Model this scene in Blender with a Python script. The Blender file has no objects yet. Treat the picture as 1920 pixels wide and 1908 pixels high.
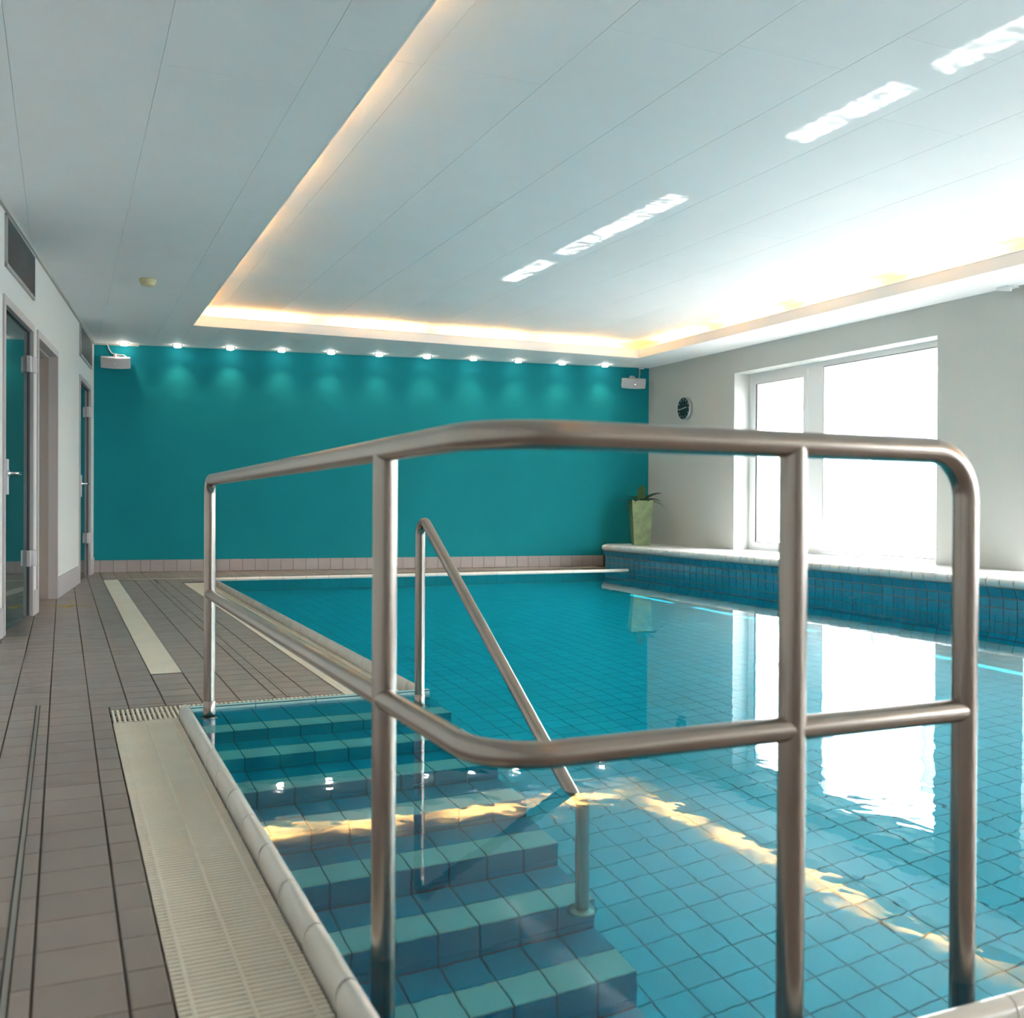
import bpy, math, random
from mathutils import Matrix, Vector
R = random.Random(7)
S = bpy.context.scene
COL = S.collection

# ------------------------------------------------------------------ camera, sky, sun, exposure
HC = 0.86                                   # eye height above the deck
F_PX, YAW, PITCH, ROLL = 1889.86, math.radians(24.0307), math.radians(0.4013), math.radians(-0.3101)
def cam_axes():
    cy, sy, cp, sp = math.cos(YAW), math.sin(YAW), math.cos(PITCH), math.sin(PITCH)
    f = Vector((sy*cp, cy*cp, -sp)); r = Vector((cy, -sy, 0)); d = f.cross(r)
    c, s = math.cos(ROLL), math.sin(ROLL)
    return c*r + s*d, -s*r + c*d, f
CR, CD, CF = cam_axes()
cd = bpy.data.cameras.new('camera'); cam = bpy.data.objects.new('camera', cd); COL.objects.link(cam)
cam.matrix_world = Matrix(((CR.x, -CD.x, -CF.x, 0), (CR.y, -CD.y, -CF.y, 0), (CR.z, -CD.z, -CF.z, HC), (0, 0, 0, 1)))
cd.sensor_fit = 'HORIZONTAL'; cd.sensor_width = 36; cd.lens = F_PX/1920*36
cd.dof.use_dof = True; cd.dof.focus_distance = 5.6; cd.dof.aperture_fstop = 5.0
S.camera = cam
def proj(p):
    v = Vector(p) - Vector((0, 0, HC)); z = v.dot(CF)
    if z < .05: return None
    return 960 + F_PX*v.dot(CR)/z, 954 + F_PX*v.dot(CD)/z, z

WAT = 0.034                                 # water level
SKY = 20.0
W = bpy.data.worlds.new('sky'); S.world = W; W.use_nodes = True
bg = W.node_tree.nodes['Background']
bg.inputs[0].default_value = (0.95, 0.97, 1.0, 1); bg.inputs[1].default_value = SKY

SUN_TO = Vector((-0.75, -0.245, -1.0)).normalized()
sd = bpy.data.lights.new('sun', 'SUN'); sun = bpy.data.objects.new('sun', sd); COL.objects.link(sun)
sun.rotation_euler = SUN_TO.to_track_quat('-Z', 'Y').to_euler()
sun.location = (20, 16, 20); sd.energy = 30; sd.angle = math.radians(.53); sd.color = (1, .96, .9); sd.cycles.is_caustics_light = True

S.view_settings.view_transform = 'Standard'; S.view_settings.look = 'None'
S.view_settings.exposure = 1.04; S.view_settings.gamma = 1.0
try: S.view_settings.use_curve_mapping = False
except Exception: pass
S.cycles.max_bounces = 10; S.cycles.diffuse_bounces = 5; S.cycles.glossy_bounces = 5
S.cycles.transmission_bounces = 6; S.cycles.transparent_max_bounces = 10; S.cycles.adaptive_threshold = .02
S.cycles.sample_clamp_indirect = 12; S.cycles.blur_glossy = 0.6

# ------------------------------------------------------------------ main measures (metres)
ZC, ZM = 2.699, 2.90           # low ceiling ring, raised middle
XR = 7.33                      # right wall
AL, BL = 0.116696, 0.138964    # the old walls stand slightly askew to the pool
PLx, PLy = 0.279, 12.382
dA = Vector((math.sin(AL), math.cos(AL), 0)); nA = Vector((math.cos(AL), -math.sin(AL), 0))   # along / out of left wall
dB = Vector((math.cos(BL), -math.sin(BL), 0)); nB = Vector((-math.sin(BL), -math.cos(BL), 0))  # along / out of back wall
PB = Vector((0.326, 12.839, 0))
def LW(s, h, out=0.0): return Vector((PLx, PLy, 0)) + dA*s + nA*out + Vector((0, 0, h))
def BW(x, h, out=0.0):
    t = (x-PB.x)/dB.x
    return PB + dB*t + nB*out + Vector((0, 0, h))
PX0, PX1 = 0.466, 1.446        # inner faces: stair niche, left pool edge
PR = 6.382                     # right pool face
PN, PK = 1.20, 4.105           # near pool edge, kerb of the niche
PF = 10.80                     # far pool edge
ZF = -1.266                    # pool floor
def far_y(x): return 10.86 - 0.050*(x-1.446)

# ------------------------------------------------------------------ materials
def nt(name):
    m = bpy.data.materials.new(name); m.use_nodes = True
    t = m.node_tree; return m, t, t.nodes['Principled BSDF']
def lin(c): return tuple(((v/255)/12.92 if v/255 <= .04045 else ((v/255+.055)/1.055)**2.4) for v in c)
def N(t, typ, **kw):
    n = t.nodes.new(typ)
    for k, v in kw.items(): setattr(n, k, v)
    return n
def mat(name, col, rough=.5, metal=0., spec=.5, var=0., vscale=6., bump=0., bscale=60., tile=0., coat=0., rvar=0.):
    m, t, b = nt(name)
    b.inputs['Roughness'].default_value = rough; b.inputs['Metallic'].default_value = metal
    b.inputs['Specular IOR Level'].default_value = spec
    if coat: b.inputs['Coat Weight'].default_value = coat; b.inputs['Coat Roughness'].default_value = .05
    c4 = (*col, 1)
    b.inputs['Base Color'].default_value = c4
    g = N(t, 'ShaderNodeNewGeometry')
    if var or tile or rvar:
        no = N(t, 'ShaderNodeTexNoise'); no.inputs['Scale'].default_value = vscale; no.inputs['Detail'].default_value = 4
        t.links.new(g.outputs['Position'], no.inputs['Vector'])
        mr = N(t, 'ShaderNodeMapRange'); mr.inputs[1].default_value = .3; mr.inputs[2].default_value = .7
        mr.inputs[3].default_value = 1-var; mr.inputs[4].default_value = 1+var
        t.links.new(no.outputs['Fac'], mr.inputs[0])
        last = mr.outputs[0]
        if rvar:
            rr = N(t, 'ShaderNodeMapRange'); rr.inputs[1].default_value = .35; rr.inputs[2].default_value = .65
            rr.inputs[3].default_value = max(.02, rough-rvar); rr.inputs[4].default_value = rough+rvar
            t.links.new(no.outputs['Fac'], rr.inputs[0]); t.links.new(rr.outputs[0], b.inputs['Roughness'])
        if tile:
            oi = N(t, 'ShaderNodeObjectInfo')
            ad = N(t, 'ShaderNodeMath', operation='ADD'); t.links.new(oi.outputs['Random'], ad.inputs[0]); t.links.new(g.outputs['Random Per Island'], ad.inputs[1])
            fr = N(t, 'ShaderNodeMath', operation='FRACT'); t.links.new(ad.outputs[0], fr.inputs[0])
            m2 = N(t, 'ShaderNodeMapRange'); m2.inputs[3].default_value = 1-tile; m2.inputs[4].default_value = 1+tile
            t.links.new(fr.outputs[0], m2.inputs[0])
            mu = N(t, 'ShaderNodeMath', operation='MULTIPLY'); t.links.new(last, mu.inputs[0]); t.links.new(m2.outputs[0], mu.inputs[1]); last = mu.outputs[0]
        vm = N(t, 'ShaderNodeVectorMath', operation='SCALE'); vm.inputs[0].default_value = col
        t.links.new(last, vm.inputs['Scale']); t.links.new(vm.outputs[0], b.inputs['Base Color'])
    if bump:
        n2 = N(t, 'ShaderNodeTexNoise'); n2.inputs['Scale'].default_value = bscale; n2.inputs['Detail'].default_value = 3
        t.links.new(g.outputs['Position'], n2.inputs['Vector'])
        bp = N(t, 'ShaderNodeBump'); bp.inputs['Strength'].default_value = bump; bp.inputs['Distance'].default_value = .004
        t.links.new(n2.outputs['Fac'], bp.inputs['Height']); t.links.new(bp.outputs[0], b.inputs['Normal'])
    return m
def emit(name, col, strength):
    m, t, b = nt(name)
    b.inputs['Base Color'].default_value = (*col, 1); b.inputs['Emission Color'].default_value = (*col, 1)
    b.inputs['Emission Strength'].default_value = strength
    return m

M = {}
M['ceiling'] = mat('ceiling_paint', (.90, .90, .895), .6, var=.015, vscale=2, bump=.04, bscale=180)
M['ceiling_gap'] = mat('ceiling_gap', (.50, .51, .51), .9)
M['white_wall'] = mat('white_wall', (.64, .645, .62), .8, var=.015, vscale=1.5, bump=.08, bscale=220)
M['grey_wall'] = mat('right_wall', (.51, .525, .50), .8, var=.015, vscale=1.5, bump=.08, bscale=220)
M['teal'] = mat('teal_wall', (.006, .212, .252), .8, spec=.15, var=.05, vscale=1.2, bump=.1, bscale=200)
M['deck'] = mat('deck_tile', (.285, .234, .203), .38, var=.10, vscale=7, tile=.07, bump=.10, bscale=400, rvar=.07)
M['grout'] = mat('deck_grout', (.085, .062, .048), .9, var=.15, vscale=20)
M['skirt'] = mat('skirting_tile', (.36, .315, .305), .35, var=.04, vscale=5, tile=.03)
M['skirt_plain'] = mat('left_skirting', (.42, .39, .40), .5)
M['coping'] = mat('coping_glaze', (.74, .71, .64), .18, var=.03, vscale=8, tile=.03)
M['kerb'] = mat('kerb_glaze', (.42, .74, .74), .2, tile=.04)
M['plastic'] = mat('grating_plastic', (.72, .66, .54), .45, var=.05, vscale=5)
def dimple_shade(m):  # colour bands imitate the shading of tiny dimples in the plastic
    t = m.node_tree; b = t.nodes['Principled BSDF']; src = b.inputs['Base Color'].links[0].from_socket
    g = N(t, 'ShaderNodeNewGeometry'); w = N(t, 'ShaderNodeTexWave', wave_type='BANDS', bands_direction='X'); w.inputs['Scale'].default_value = 95
    t.links.new(g.outputs['Position'], w.inputs['Vector'])
    mr = N(t, 'ShaderNodeMapRange'); mr.inputs[3].default_value = .80; mr.inputs[4].default_value = 1.08; t.links.new(w.outputs['Fac'], mr.inputs[0])
    v = N(t, 'ShaderNodeVectorMath', operation='SCALE'); t.links.new(src, v.inputs[0]); t.links.new(mr.outputs[0], v.inputs['Scale']); t.links.new(v.outputs[0], b.inputs['Base Color'])
M['plastic_dots'] = mat('grating_plastic_dimple_shade', (.82, .75, .62), .45, var=.05, vscale=5); dimple_shade(M['plastic_dots'])
M['pool'] = mat('pool_tile_blue', (.001, .425, .53), .25, var=.04, vscale=3, tile=.05)
M['step_tile'] = mat('step_tile_blue', (.001, .39, .57), .25, var=.04, vscale=3, tile=.04)
M['pool_mid'] = mat('ledge_tile_blue', (.03, .27, .42), .18, var=.04, vscale=6, tile=.07)
M['nosing'] = mat('nosing_tile', (.74, .86, .80), .3, tile=.03)
M['pool_grout'] = mat('pool_grout', (.05, .13, .15), .9)
M['dark_grout'] = mat('dark_grout', (.012, .010, .008), .95, spec=.1)
M['ledge_grout'] = mat('ledge_grout', (.42, .34, .30), .9)
M['white_tile'] = mat('white_glaze', (.80, .80, .78), .2, tile=.02)
M['steel'] = mat('brushed_steel', (.40, .355, .315), .27, metal=1.)
M['chrome'] = mat('chrome', (.75, .75, .76), .12, metal=1.)
M['alu'] = mat('aluminium', (.62, .63, .64), .35, metal=1.)
M['pvc'] = mat('white_pvc', (.80, .81, .82), .35)
M['jamb'] = mat('door_frame_lacquer', (.46, .42, .42), .45)
M['reveal'] = mat('door_reveal', (.34, .29, .26), .6)
M['dark_glass'] = mat('door_glass', (.014, .04, .04), .03, spec=.35)
M['vent'] = mat('vent_metal', (.42, .42, .41), .4, metal=.6)
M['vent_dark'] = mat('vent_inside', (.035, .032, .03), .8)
M['hinge'] = mat('hinge_lacquer', (.56, .53, .54), .35)
M['speaker'] = mat('speaker_plastic', (.60, .58, .58), .5)
M['speaker_grille'] = mat('speaker_grille', (.50, .49, .50), .6, bump=.5, bscale=900)
M['cable'] = mat('cable', (.60, .62, .62), .5)
M['black'] = mat('black_face', (.008, .014, .016), .35)
M['white_mark'] = mat('white_mark', (.8, .82, .8), .5)
M['pot'] = mat('pot_glaze', (.155, .215, .095), .5, var=.30, vscale=14, bump=.1, bscale=60)
M['soil'] = mat('soil', (.03, .022, .015), .95)
M['leaf'] = mat('leaf', (.018, .075, .02), .4, var=.3, vscale=20)
M['cream'] = mat('detector_cream', (.70, .64, .38), .5)
M['trim'] = mat('cornice_trim', (.50, .47, .42), .6)
M['ring'] = mat('downlight_trim', (.10, .06, .05), .4)
M['joint'] = mat('metal_joint', (.36, .34, .30), .4, metal=.7)
M['seal'] = mat('rubber_seal', (.12, .12, .13), .7)
M['yellow'] = mat('yellow_residue', (.55, .40, .05), .7)
M['trough'] = mat('channel', (.10, .085, .07), .8)
M['facade'] = mat('facade_render', (.80, .79, .76), .9, var=.03, vscale=1)
M['facade_glass'] = mat('facade_glass', (.10, .13, .17), .3)
M['facade_grey'] = mat('facade_grey', (.42, .47, .52), .6)
M['street'] = mat('street_paving', (.15, .147, .142), .9, var=.06, vscale=2)
M['lamp'] = emit('lamp_glass', (1., .90, .80), 14)
M['tube'] = emit('warm_tube', (1., .55, .17), 27)

def glass_mat():
    m, t, b = nt('window_glass'); t.nodes.remove(b)
    o = t.nodes['Material Output']
    tr = N(t, 'ShaderNodeBsdfTransparent'); tr.inputs[0].default_value = (.96, .98, .97, 1)
    gl = N(t, 'ShaderNodeBsdfGlossy'); gl.inputs['Roughness'].default_value = .0
    fr = N(t, 'ShaderNodeFresnel'); fr.inputs[0].default_value = 1.5
    mx = N(t, 'ShaderNodeMixShader')
    t.links.new(fr.outputs[0], mx.inputs[0]); t.links.new(tr.outputs[0], mx.inputs[1]); t.links.new(gl.outputs[0], mx.inputs[2])
    t.links.new(mx.outputs[0], o.inputs[0]); return m
M['glass'] = glass_mat()
def water_mat():
    m, t, b = nt('pool_water'); t.nodes.remove(b)
    o = t.nodes['Material Output']
    g = N(t, 'ShaderNodeNewGeometry')
    mp = N(t, 'ShaderNodeMapping'); mp.inputs['Scale'].default_value = (1.0, .75, 1); mp.inputs['Rotation'].default_value = (0, 0, .5)
    t.links.new(g.outputs['Position'], mp.inputs['Vector'])
    n1 = N(t, 'ShaderNodeTexNoise'); n1.inputs['Scale'].default_value = 6.5; n1.inputs['Detail'].default_value = 2.5; n1.inputs['Roughness'].default_value = .55
    n2 = N(t, 'ShaderNodeTexNoise'); n2.inputs['Scale'].default_value = 1.3; n2.inputs['Detail'].default_value = 1
    t.links.new(mp.outputs[0], n1.inputs['Vector']); t.links.new(mp.outputs[0], n2.inputs['Vector'])
    # the patchy ripples: stronger where the slow noise is high
    pw = N(t, 'ShaderNodeMapRange'); pw.inputs[1].default_value = .35; pw.inputs[2].default_value = .75; pw.inputs[3].default_value = .25; pw.inputs[4].default_value = 1.0
    t.links.new(n2.outputs['Fac'], pw.inputs[0])
    h = N(t, 'ShaderNodeMath', operation='MULTIPLY'); t.links.new(n1.outputs['Fac'], h.inputs[0]); t.links.new(pw.outputs[0], h.inputs[1])
    # livelier water where the near corner was stirred
    ds = N(t, 'ShaderNodeVectorMath', operation='DISTANCE'); ds.inputs[1].default_value = (1.7, 1.9, WAT)
    t.links.new(g.outputs['Position'], ds.inputs[0])
    dm = N(t, 'ShaderNodeMapRange'); dm.inputs[1].default_value = .7; dm.inputs[2].default_value = 2.6; dm.inputs[3].default_value = .85; dm.inputs[4].default_value = .36
    t.links.new(ds.outputs['Value'], dm.inputs[0])
    h0 = h; h = N(t, 'ShaderNodeMath', operation='MULTIPLY'); t.links.new(h0.outputs[0], h.inputs[0]); t.links.new(dm.outputs[0], h.inputs[1])
    bp = N(t, 'ShaderNodeBump'); bp.inputs['Strength'].default_value = 1.0; bp.inputs['Distance'].default_value = .0021
    t.links.new(h.outputs[0], bp.inputs['Height'])
    rf = N(t, 'ShaderNodeBsdfRefraction'); rf.inputs['Color'].default_value = (.54, .95, 1.0, 1); rf.inputs['Roughness'].default_value = 0; rf.inputs['IOR'].default_value = 1.333
    gl = N(t, 'ShaderNodeBsdfGlossy'); gl.inputs['Roughness'].default_value = 0; gl.inputs['Color'].default_value = (.86, .96, 1, 1)
    fr = N(t, 'ShaderNodeFresnel'); fr.inputs['IOR'].default_value = 1.333
    mx = N(t, 'ShaderNodeMixShader')
    for x in (rf, gl, fr): t.links.new(bp.outputs[0], x.inputs['Normal'])
    t.links.new(fr.outputs[0], mx.inputs[0]); t.links.new(rf.outputs[0], mx.inputs[1]); t.links.new(gl.outputs[0], mx.inputs[2])
    t.links.new(mx.outputs[0], o.inputs[0]); return m
M['water'] = water_mat()

# ------------------------------------------------------------------ mesh helpers
class MB:
    def __init__(s): s.v = []; s.f = []; s.sm = []
    def add(s, vs, fs, smooth=False):
        o = len(s.v); s.v += [tuple(v) for v in vs]
        for f in fs: s.f.append(tuple(i+o for i in f)); s.sm.append(smooth)
        return s
    def box(s, x0, x1, y0, y1, z0, z1):
        return s.add([(x0,y0,z0),(x1,y0,z0),(x1,y1,z0),(x0,y1,z0),(x0,y0,z1),(x1,y0,z1),(x1,y1,z1),(x0,y1,z1)],
                     [(0,3,2,1),(4,5,6,7),(0,1,5,4),(1,2,6,5),(2,3,7,6),(3,0,4,7)])
    def obox(s, o, u, v, w):            # box from corner o along three edge vectors
        o, u, v, w = map(Vector, (o, u, v, w))
        if u.cross(v).dot(w) < 0: u, v = v, u
        P = [o, o+u, o+u+v, o+v, o+w, o+u+w, o+u+v+w, o+v+w]
        return s.add(P, [(0,3,2,1),(4,5,6,7),(0,1,5,4),(1,2,6,5),(2,3,7,6),(3,0,4,7)])
    def tile(s, c, u, v, w, h, t=.006, b=.0018):    # tile centred at c, edges along unit u, v, proud along u x v
        c, u, v = map(Vector, (c, u, v)); n = u.cross(v).normalized(); P = []
        for (dw, dh, z) in ((w/2, h/2, 0), (w/2, h/2, t-b), (w/2-b, h/2-b, t)):
            for a, e in ((-1,-1),(1,-1),(1,1),(-1,1)): P.append(c+u*(a*dw)+v*(e*dh)+n*z)
        F = []
        for k in (0, 4):
            for i in range(4): F.append((k+i, k+(i+1)%4, k+4+(i+1)%4, k+4+i))
        F.append((8,9,10,11)); return s.add(P, F)
    def prism(s, prof, o, u, w, L, closed=True, smooth=False, caps=True):  # profile of (a,b) in u,w swept along L
        o, u, w, L = map(Vector, (o, u, w, L)); n = len(prof)
        A = [o+u*a+w*b for a, b in prof]; P = A+[p+L for p in A]
        k = n if closed else n-1
        F = [(i, (i+1)%n, n+(i+1)%n, n+i) for i in range(k)]
        if u.cross(w).dot(L) < 0: F = [f[::-1] for f in F]
        s.add(P, F, smooth)
        if caps and closed:
            c0, c1 = tuple(range(n))[::-1], tuple(range(n, 2*n))
            if u.cross(w).dot(L) < 0: c0, c1 = c0[::-1], c1[::-1]
            s.add(P, [c0, c1])
        return s
    def tube(s, pts, r, n=16, cap=True):
        pts = [Vector(p) for p in pts]; T = []
        for i in range(len(pts)):
            a = pts[max(0, i-1)]; b = pts[min(len(pts)-1, i+1)]; T.append((b-a).normalized())
        x = T[0].orthogonal().normalized(); P = []
        for i, p in enumerate(pts):
            x = (x - T[i]*x.dot(T[i])).normalized(); y = T[i].cross(x)
            rr = r[i] if isinstance(r, (list, tuple)) else r
            P += [p + x*(rr*math.cos(2*math.pi*k/n)) + y*(rr*math.sin(2*math.pi*k/n)) for k in range(n)]
        F = []
        for i in range(len(pts)-1):
            for k in range(n): F.append((i*n+k, i*n+(k+1)%n, (i+1)*n+(k+1)%n, (i+1)*n+k))
        s.add(P, F, True)
        if cap:
            s.add(P[:n], [tuple(range(n))[::-1]]); s.add(P[-n:], [tuple(range(n))])
        return s
    def lathe(s, prof, c=(0,0,0), ax=(0,0,1), n=24, smooth=True):    # prof: (radius, height along ax)
        c, ax = Vector(c), Vector(ax).normalized(); x = ax.orthogonal().normalized(); y = ax.cross(x); P = []
        for r, h in prof:
            P += [c + ax*h + x*(r*math.cos(2*math.pi*k/n)) + y*(r*math.sin(2*math.pi*k/n)) for k in range(n)]
        F = []
        for i in range(len(prof)-1):
            for k in range(n): F.append((i*n+k, i*n+(k+1)%n, (i+1)*n+(k+1)%n, (i+1)*n+k))
        return s.add(P, F, smooth)
    def mesh(s, name, m, off=(0,0,0)):
        me = bpy.data.meshes.new(name); o = Vector(off)
        me.from_pydata([tuple(Vector(v)-o) for v in s.v], [], s.f)
        me.polygons.foreach_set('use_smooth', s.sm); me.materials.append(m); me.update(); return me
def wloc(o):
    p = Vector(o.location)
    while o.parent: o = o.parent; p += Vector(o.location)
    return p
def empty(name, loc=(0,0,0)):
    o = bpy.data.objects.new(name, None); o.empty_display_size = .1; o.location = loc; COL.objects.link(o); return o
def obj(name, mb, m, parent=None, at=None, kind=None, label=None):
    """one mesh object; vertices are given in world metres"""
    base = wloc(parent) if parent else Vector((0,0,0))
    loc = Vector(at) if at is not None else base
    o = bpy.data.objects.new(name, mb.mesh(name, m, loc)); COL.objects.link(o)
    if parent: o.parent = parent
    o.location = loc-base
    if kind: o['kind'] = kind
    if label: o['label'] = label
    return o
def inst(name, me, mtx, parent):
    o = bpy.data.objects.new(name, me); COL.objects.link(o)
    if parent: o.parent = parent
    m = mtx.copy(); m.translation = m.translation - (wloc(parent) if parent else Vector((0,0,0)))
    o.matrix_local = m; return o
def frame(c, u, v):
    u, v = Vector(u).normalized(), Vector(v).normalized(); n = u.cross(v)
    return Matrix(((u.x,v.x,n.x,c[0]),(u.y,v.y,n.y,c[1]),(u.z,v.z,n.z,c[2]),(0,0,0,1)))
_tm = {}
def tile_mesh(w, h, m, t=.006, b=.0018):
    k = (round(w,4), round(h,4), m.name, t, b)
    if k not in _tm: _tm[k] = MB().tile((0,0,0), (1,0,0), (0,1,0), w, h, t, b).mesh('tile', m)
    return _tm[k]
def tag(o, label, cat, group=None, kind=None):
    o['label'] = label; o['category'] = cat
    if group: o['group'] = group
    if kind: o['kind'] = kind
    return o
def thing(name, loc, label, cat, group=None): return tag(empty(name, loc), label, cat, group)
def struct(o): o['kind'] = 'structure'; return o
def area_px(c, w, h, u=(1,0,0), v=(0,1,0)):
    c, u, v = Vector(c), Vector(u), Vector(v)
    q = [proj(c+u*(a*w/2)+v*(b*h/2)) for a, b in ((-1,-1),(1,-1),(1,1),(-1,1))]
    if any(p is None for p in q): return 0
    m = proj(c)
    if not (-20 < m[0] < 1940 and -20 < m[1] < 1928): return 0
    return abs(sum(q[i][0]*q[(i+1)%4][1]-q[(i+1)%4][0]*q[i][1] for i in range(4)))/2
def spread_tiles(name, stuff_name, tiles, m, parent, limit=300):
    """tiles: (centre, u, v, w, h); the largest in view become parts, the rest one part"""
    sc = sorted(((area_px(c, w, h, u, v), i) for i, (c, u, v, w, h) in enumerate(tiles)), reverse=True)
    keep = set(i for a, i in sc[:limit] if a > 60)
    rest = MB()
    for i, (c, u, v, w, h) in enumerate(tiles):
        if i in keep: inst(name, tile_mesh(w, h, m), frame(c, u, v), parent)
        else: rest.tile(c, u, v, w, h)
    if rest.v: obj(stuff_name, rest, m, parent, kind='stuff')
X, Y, Z = Vector((1,0,0)), Vector((0,1,0)), Vector((0,0,1))

# ================================================================== FLOOR
def left_x(y): return PLx + (y-PLy)*math.tan(AL)
fl = MB()
fl.box(-3.6, .176, -6.5, 4.432, -.2, -.004)
fl.box(-3.0, 1.148, 4.432, 13.4, -.2, -.004)
fl.box(1.148, 7.32, 11.10, 13.4, -.2, -.004)
fl.box(.176, 7.32, -6.5, 1.125, -.2, -.004)
fl.box(-4, 7.66, -6.7, 13.7, -1.75, -1.55)  # unseen slab added below everything to stop sky light leaking in
fl.obox((1.40, far_y(1.40)+.06, -.2), (5.95, -.05*5.95, 0), (0, .45, 0), (0, 0, .196))
floor = struct(obj('floor', fl, M['grout']))
tiles = []
rows = [1.806 + .1495*k for k in range(-54, 78)]
cols_l = [-.94-.15*k for k in range(18, 0, -1)] + [-.94, -.79, -.64, -.49, -.34, -.19]
def row_tiles(edges, y0, y1, gx=.0055, gy=.0032):
    for k in range(len(rows)-1):
        a, b = rows[k], rows[k+1]
        if b > y1+.03 or a < y0-.03: continue
        cy = (a+b)/2
        for i in range(len(edges)-1):
            e0, e1 = edges[i], edges[i+1]
            cx = (e0+e1)/2
            if e1 < left_x(cy)-.03: continue
            if cy > BW(cx, 0).y+.02: continue
            tiles.append((Vector((cx, cy, -.006)), X, Y, e1-e0-gx, b-a-gy))
row_tiles(cols_l + [-.0955], -6.3, 4.65)
row_tiles([-.0855, -.0475, .1055, .1768], -6.3, 4.36)
row_tiles([-.0855, -.0475], 4.36, 4.65)
row_tiles([-.0475, .1055, .252], 4.49, 5.25); row_tiles([-.0475, .1055, .1768], 4.34, 4.50)
row_tiles([-.19, -.0475], 4.66, 13.0); row_tiles(cols_l, 4.66, 13.0)
row_tiles([-.0475, .1055, .252, .398], 5.26, 13.0)
row_tiles([.252, .398, .547, .70, .851, .905], 4.49, 5.25)
for a_, b_ in ((.1785, .252), (.252, .398), (.398, .547), (.547, .70), (.70, .851), (.851, .905), (.914, 1.005), (1.005, 1.146)):
    tiles.append((Vector(((a_+b_)/2, (4.434+4.4945)/2, -.006)), X, Y, b_-a_-.0055, 4.4945-4.434))
row_tiles([.547, .70, .851, .905], 5.26, 11.62)
row_tiles([.914, 1.005, 1.146], 4.49, 11.62); row_tiles([1.146+.15*q for q in range(34)], 10.98, 11.62)
row_tiles([.398+.15*k for k in range(0, 42)], 11.62, 13.0)
spread_tiles('floor_tile', 'floor_tiling', tiles, M['deck'], floor)
j = MB().box(-.0955, -.0855, -2, 4.66, -.01, .0012).box(-.0935, -.0875, -2, 4.66, -.01, .0028)
obj('metal_joint', j, M['joint'], floor)
obj('metal_joint', MB().box(.905, .914, 4.44, 11.0, -.01, .0015), M['joint'], floor)
# near deck, behind the near coping
nt_ = MB()
for i in range(48):
    for k in range(50): nt_.tile((.25+.15*i, -6.3+.15*k, -.006), X, Y, .145, .146)
obj('near_tiling', nt_, M['deck'], floor, kind='stuff')
ys = MB()
for (x0, y0, x1, y1, w) in ((-.135, 9.02, .03, 8.86, .02), (.03, 8.87, .215, 8.85, .012), (-.05, 8.93, .07, 8.90, .03), (0, 8.80, .06, 8.83, .035), (.06, 9.28, .085, 8.95, .008)):
    d = Vector((x1-x0, y1-y0, 0)).normalized(); p = Vector((-d.y, d.x, 0))*w/2
    a, b = Vector((x0, y0, .0)), Vector((x1, y1, .0))
    ys.obox(a-p, b-a, p*2, (0,0,.0022))
tag(obj('dried_residue', ys, M['yellow'], at=(.04, 8.9, 0)), 'yellowish dried streak on the grey floor tiles by the open doorway', 'stain')

# ================================================================== CEILING
ce = MB().box(-4, 8.2, -6.8, 13.6, 2.96, 3.05)
ce.box(-4, 1.10, -6.8, 13.6, ZC+.013, ZC+.03); ce.box(1.10, 6.84, 11.22, 13.6, ZC+.013, ZC+.03)
ce.box(6.84, 7.75, -6.8, 13.6, ZC+.013, ZC+.03); ce.box(1.10, 6.84, -6.8, -4.56, ZC+.013, ZC+.03)
ce.box(1.08, 6.86, -4.6, 11.24, ZM+.013, ZM+.03)
ceiling = struct(obj('ceiling', ce, M['ceiling_gap']))
def panel(x0, x1, y0, y1, z):
    g = .0006
    cx, cy, w, h = (x0+x1)/2, (y0+y1)/2, x1-x0-2*g, y1-y0-2*g
    me = tile_mesh(w, h, M['ceiling'], .013, .0012)
    inst('ceiling_panel', me, frame((cx, cy, z+.013), X, -Y), ceiling)
def strip(x0, x1, ylist, z):
    for a, b in zip(ylist, ylist[1:]): panel(x0, x1, a, b, z)
YE = 13.5
lo = [(-3.77, -3.17, 0), (-3.17, -2.58, .7), (-2.58, -1.99, 1.1), (-1.99, -1.395, 2.3), (-1.395, -.80, .2), (-.80, -.21, 1.6), (-.21, .375, 1.05), (.375, .967, 2.0), (.967, 1.249, 1.54)]
for x0, x1, of in lo:
    ys_ = [-6.6] + [of-2.5+2.5*k for k in range(-3, 7) if -6.3 < of-2.5+2.5*k < YE-.2] + [YE]
    strip(x0, x1, ys_, ZC)
xx = 1.249; k = 0
while xx < 6.69:
    nx = min(.967+.594*(k+1) if k == 0 else xx+.594, 6.69)
    panel(xx, nx, 11.071, YE, ZC); panel(xx, nx, -6.6, -4.40, ZC); xx = nx; k += 1
strip(6.691, 7.73, [-6.6, -4.5, -2, .5, 3.0, 5.5, 8.0, 10.5, YE], ZC)
offs = [2.0, 4.46-2.5, .71+.6, 3.71-2.5, 3.34-2.5, 4.1-2.5, 3.76-2.5, 2.9-2.5, 1.2]
edges = [1.10] + [1.535+.603*k for k in range(9)] + [6.84]
for i in range(len(edges)-1):
    of = offs[i % len(offs)]
    strip(edges[i], edges[i+1], [-4.56] + [of+2.5*k for k in range(-3, 5) if -4.3 < of+2.5*k < 11.0] + [11.22], ZM)
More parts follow.
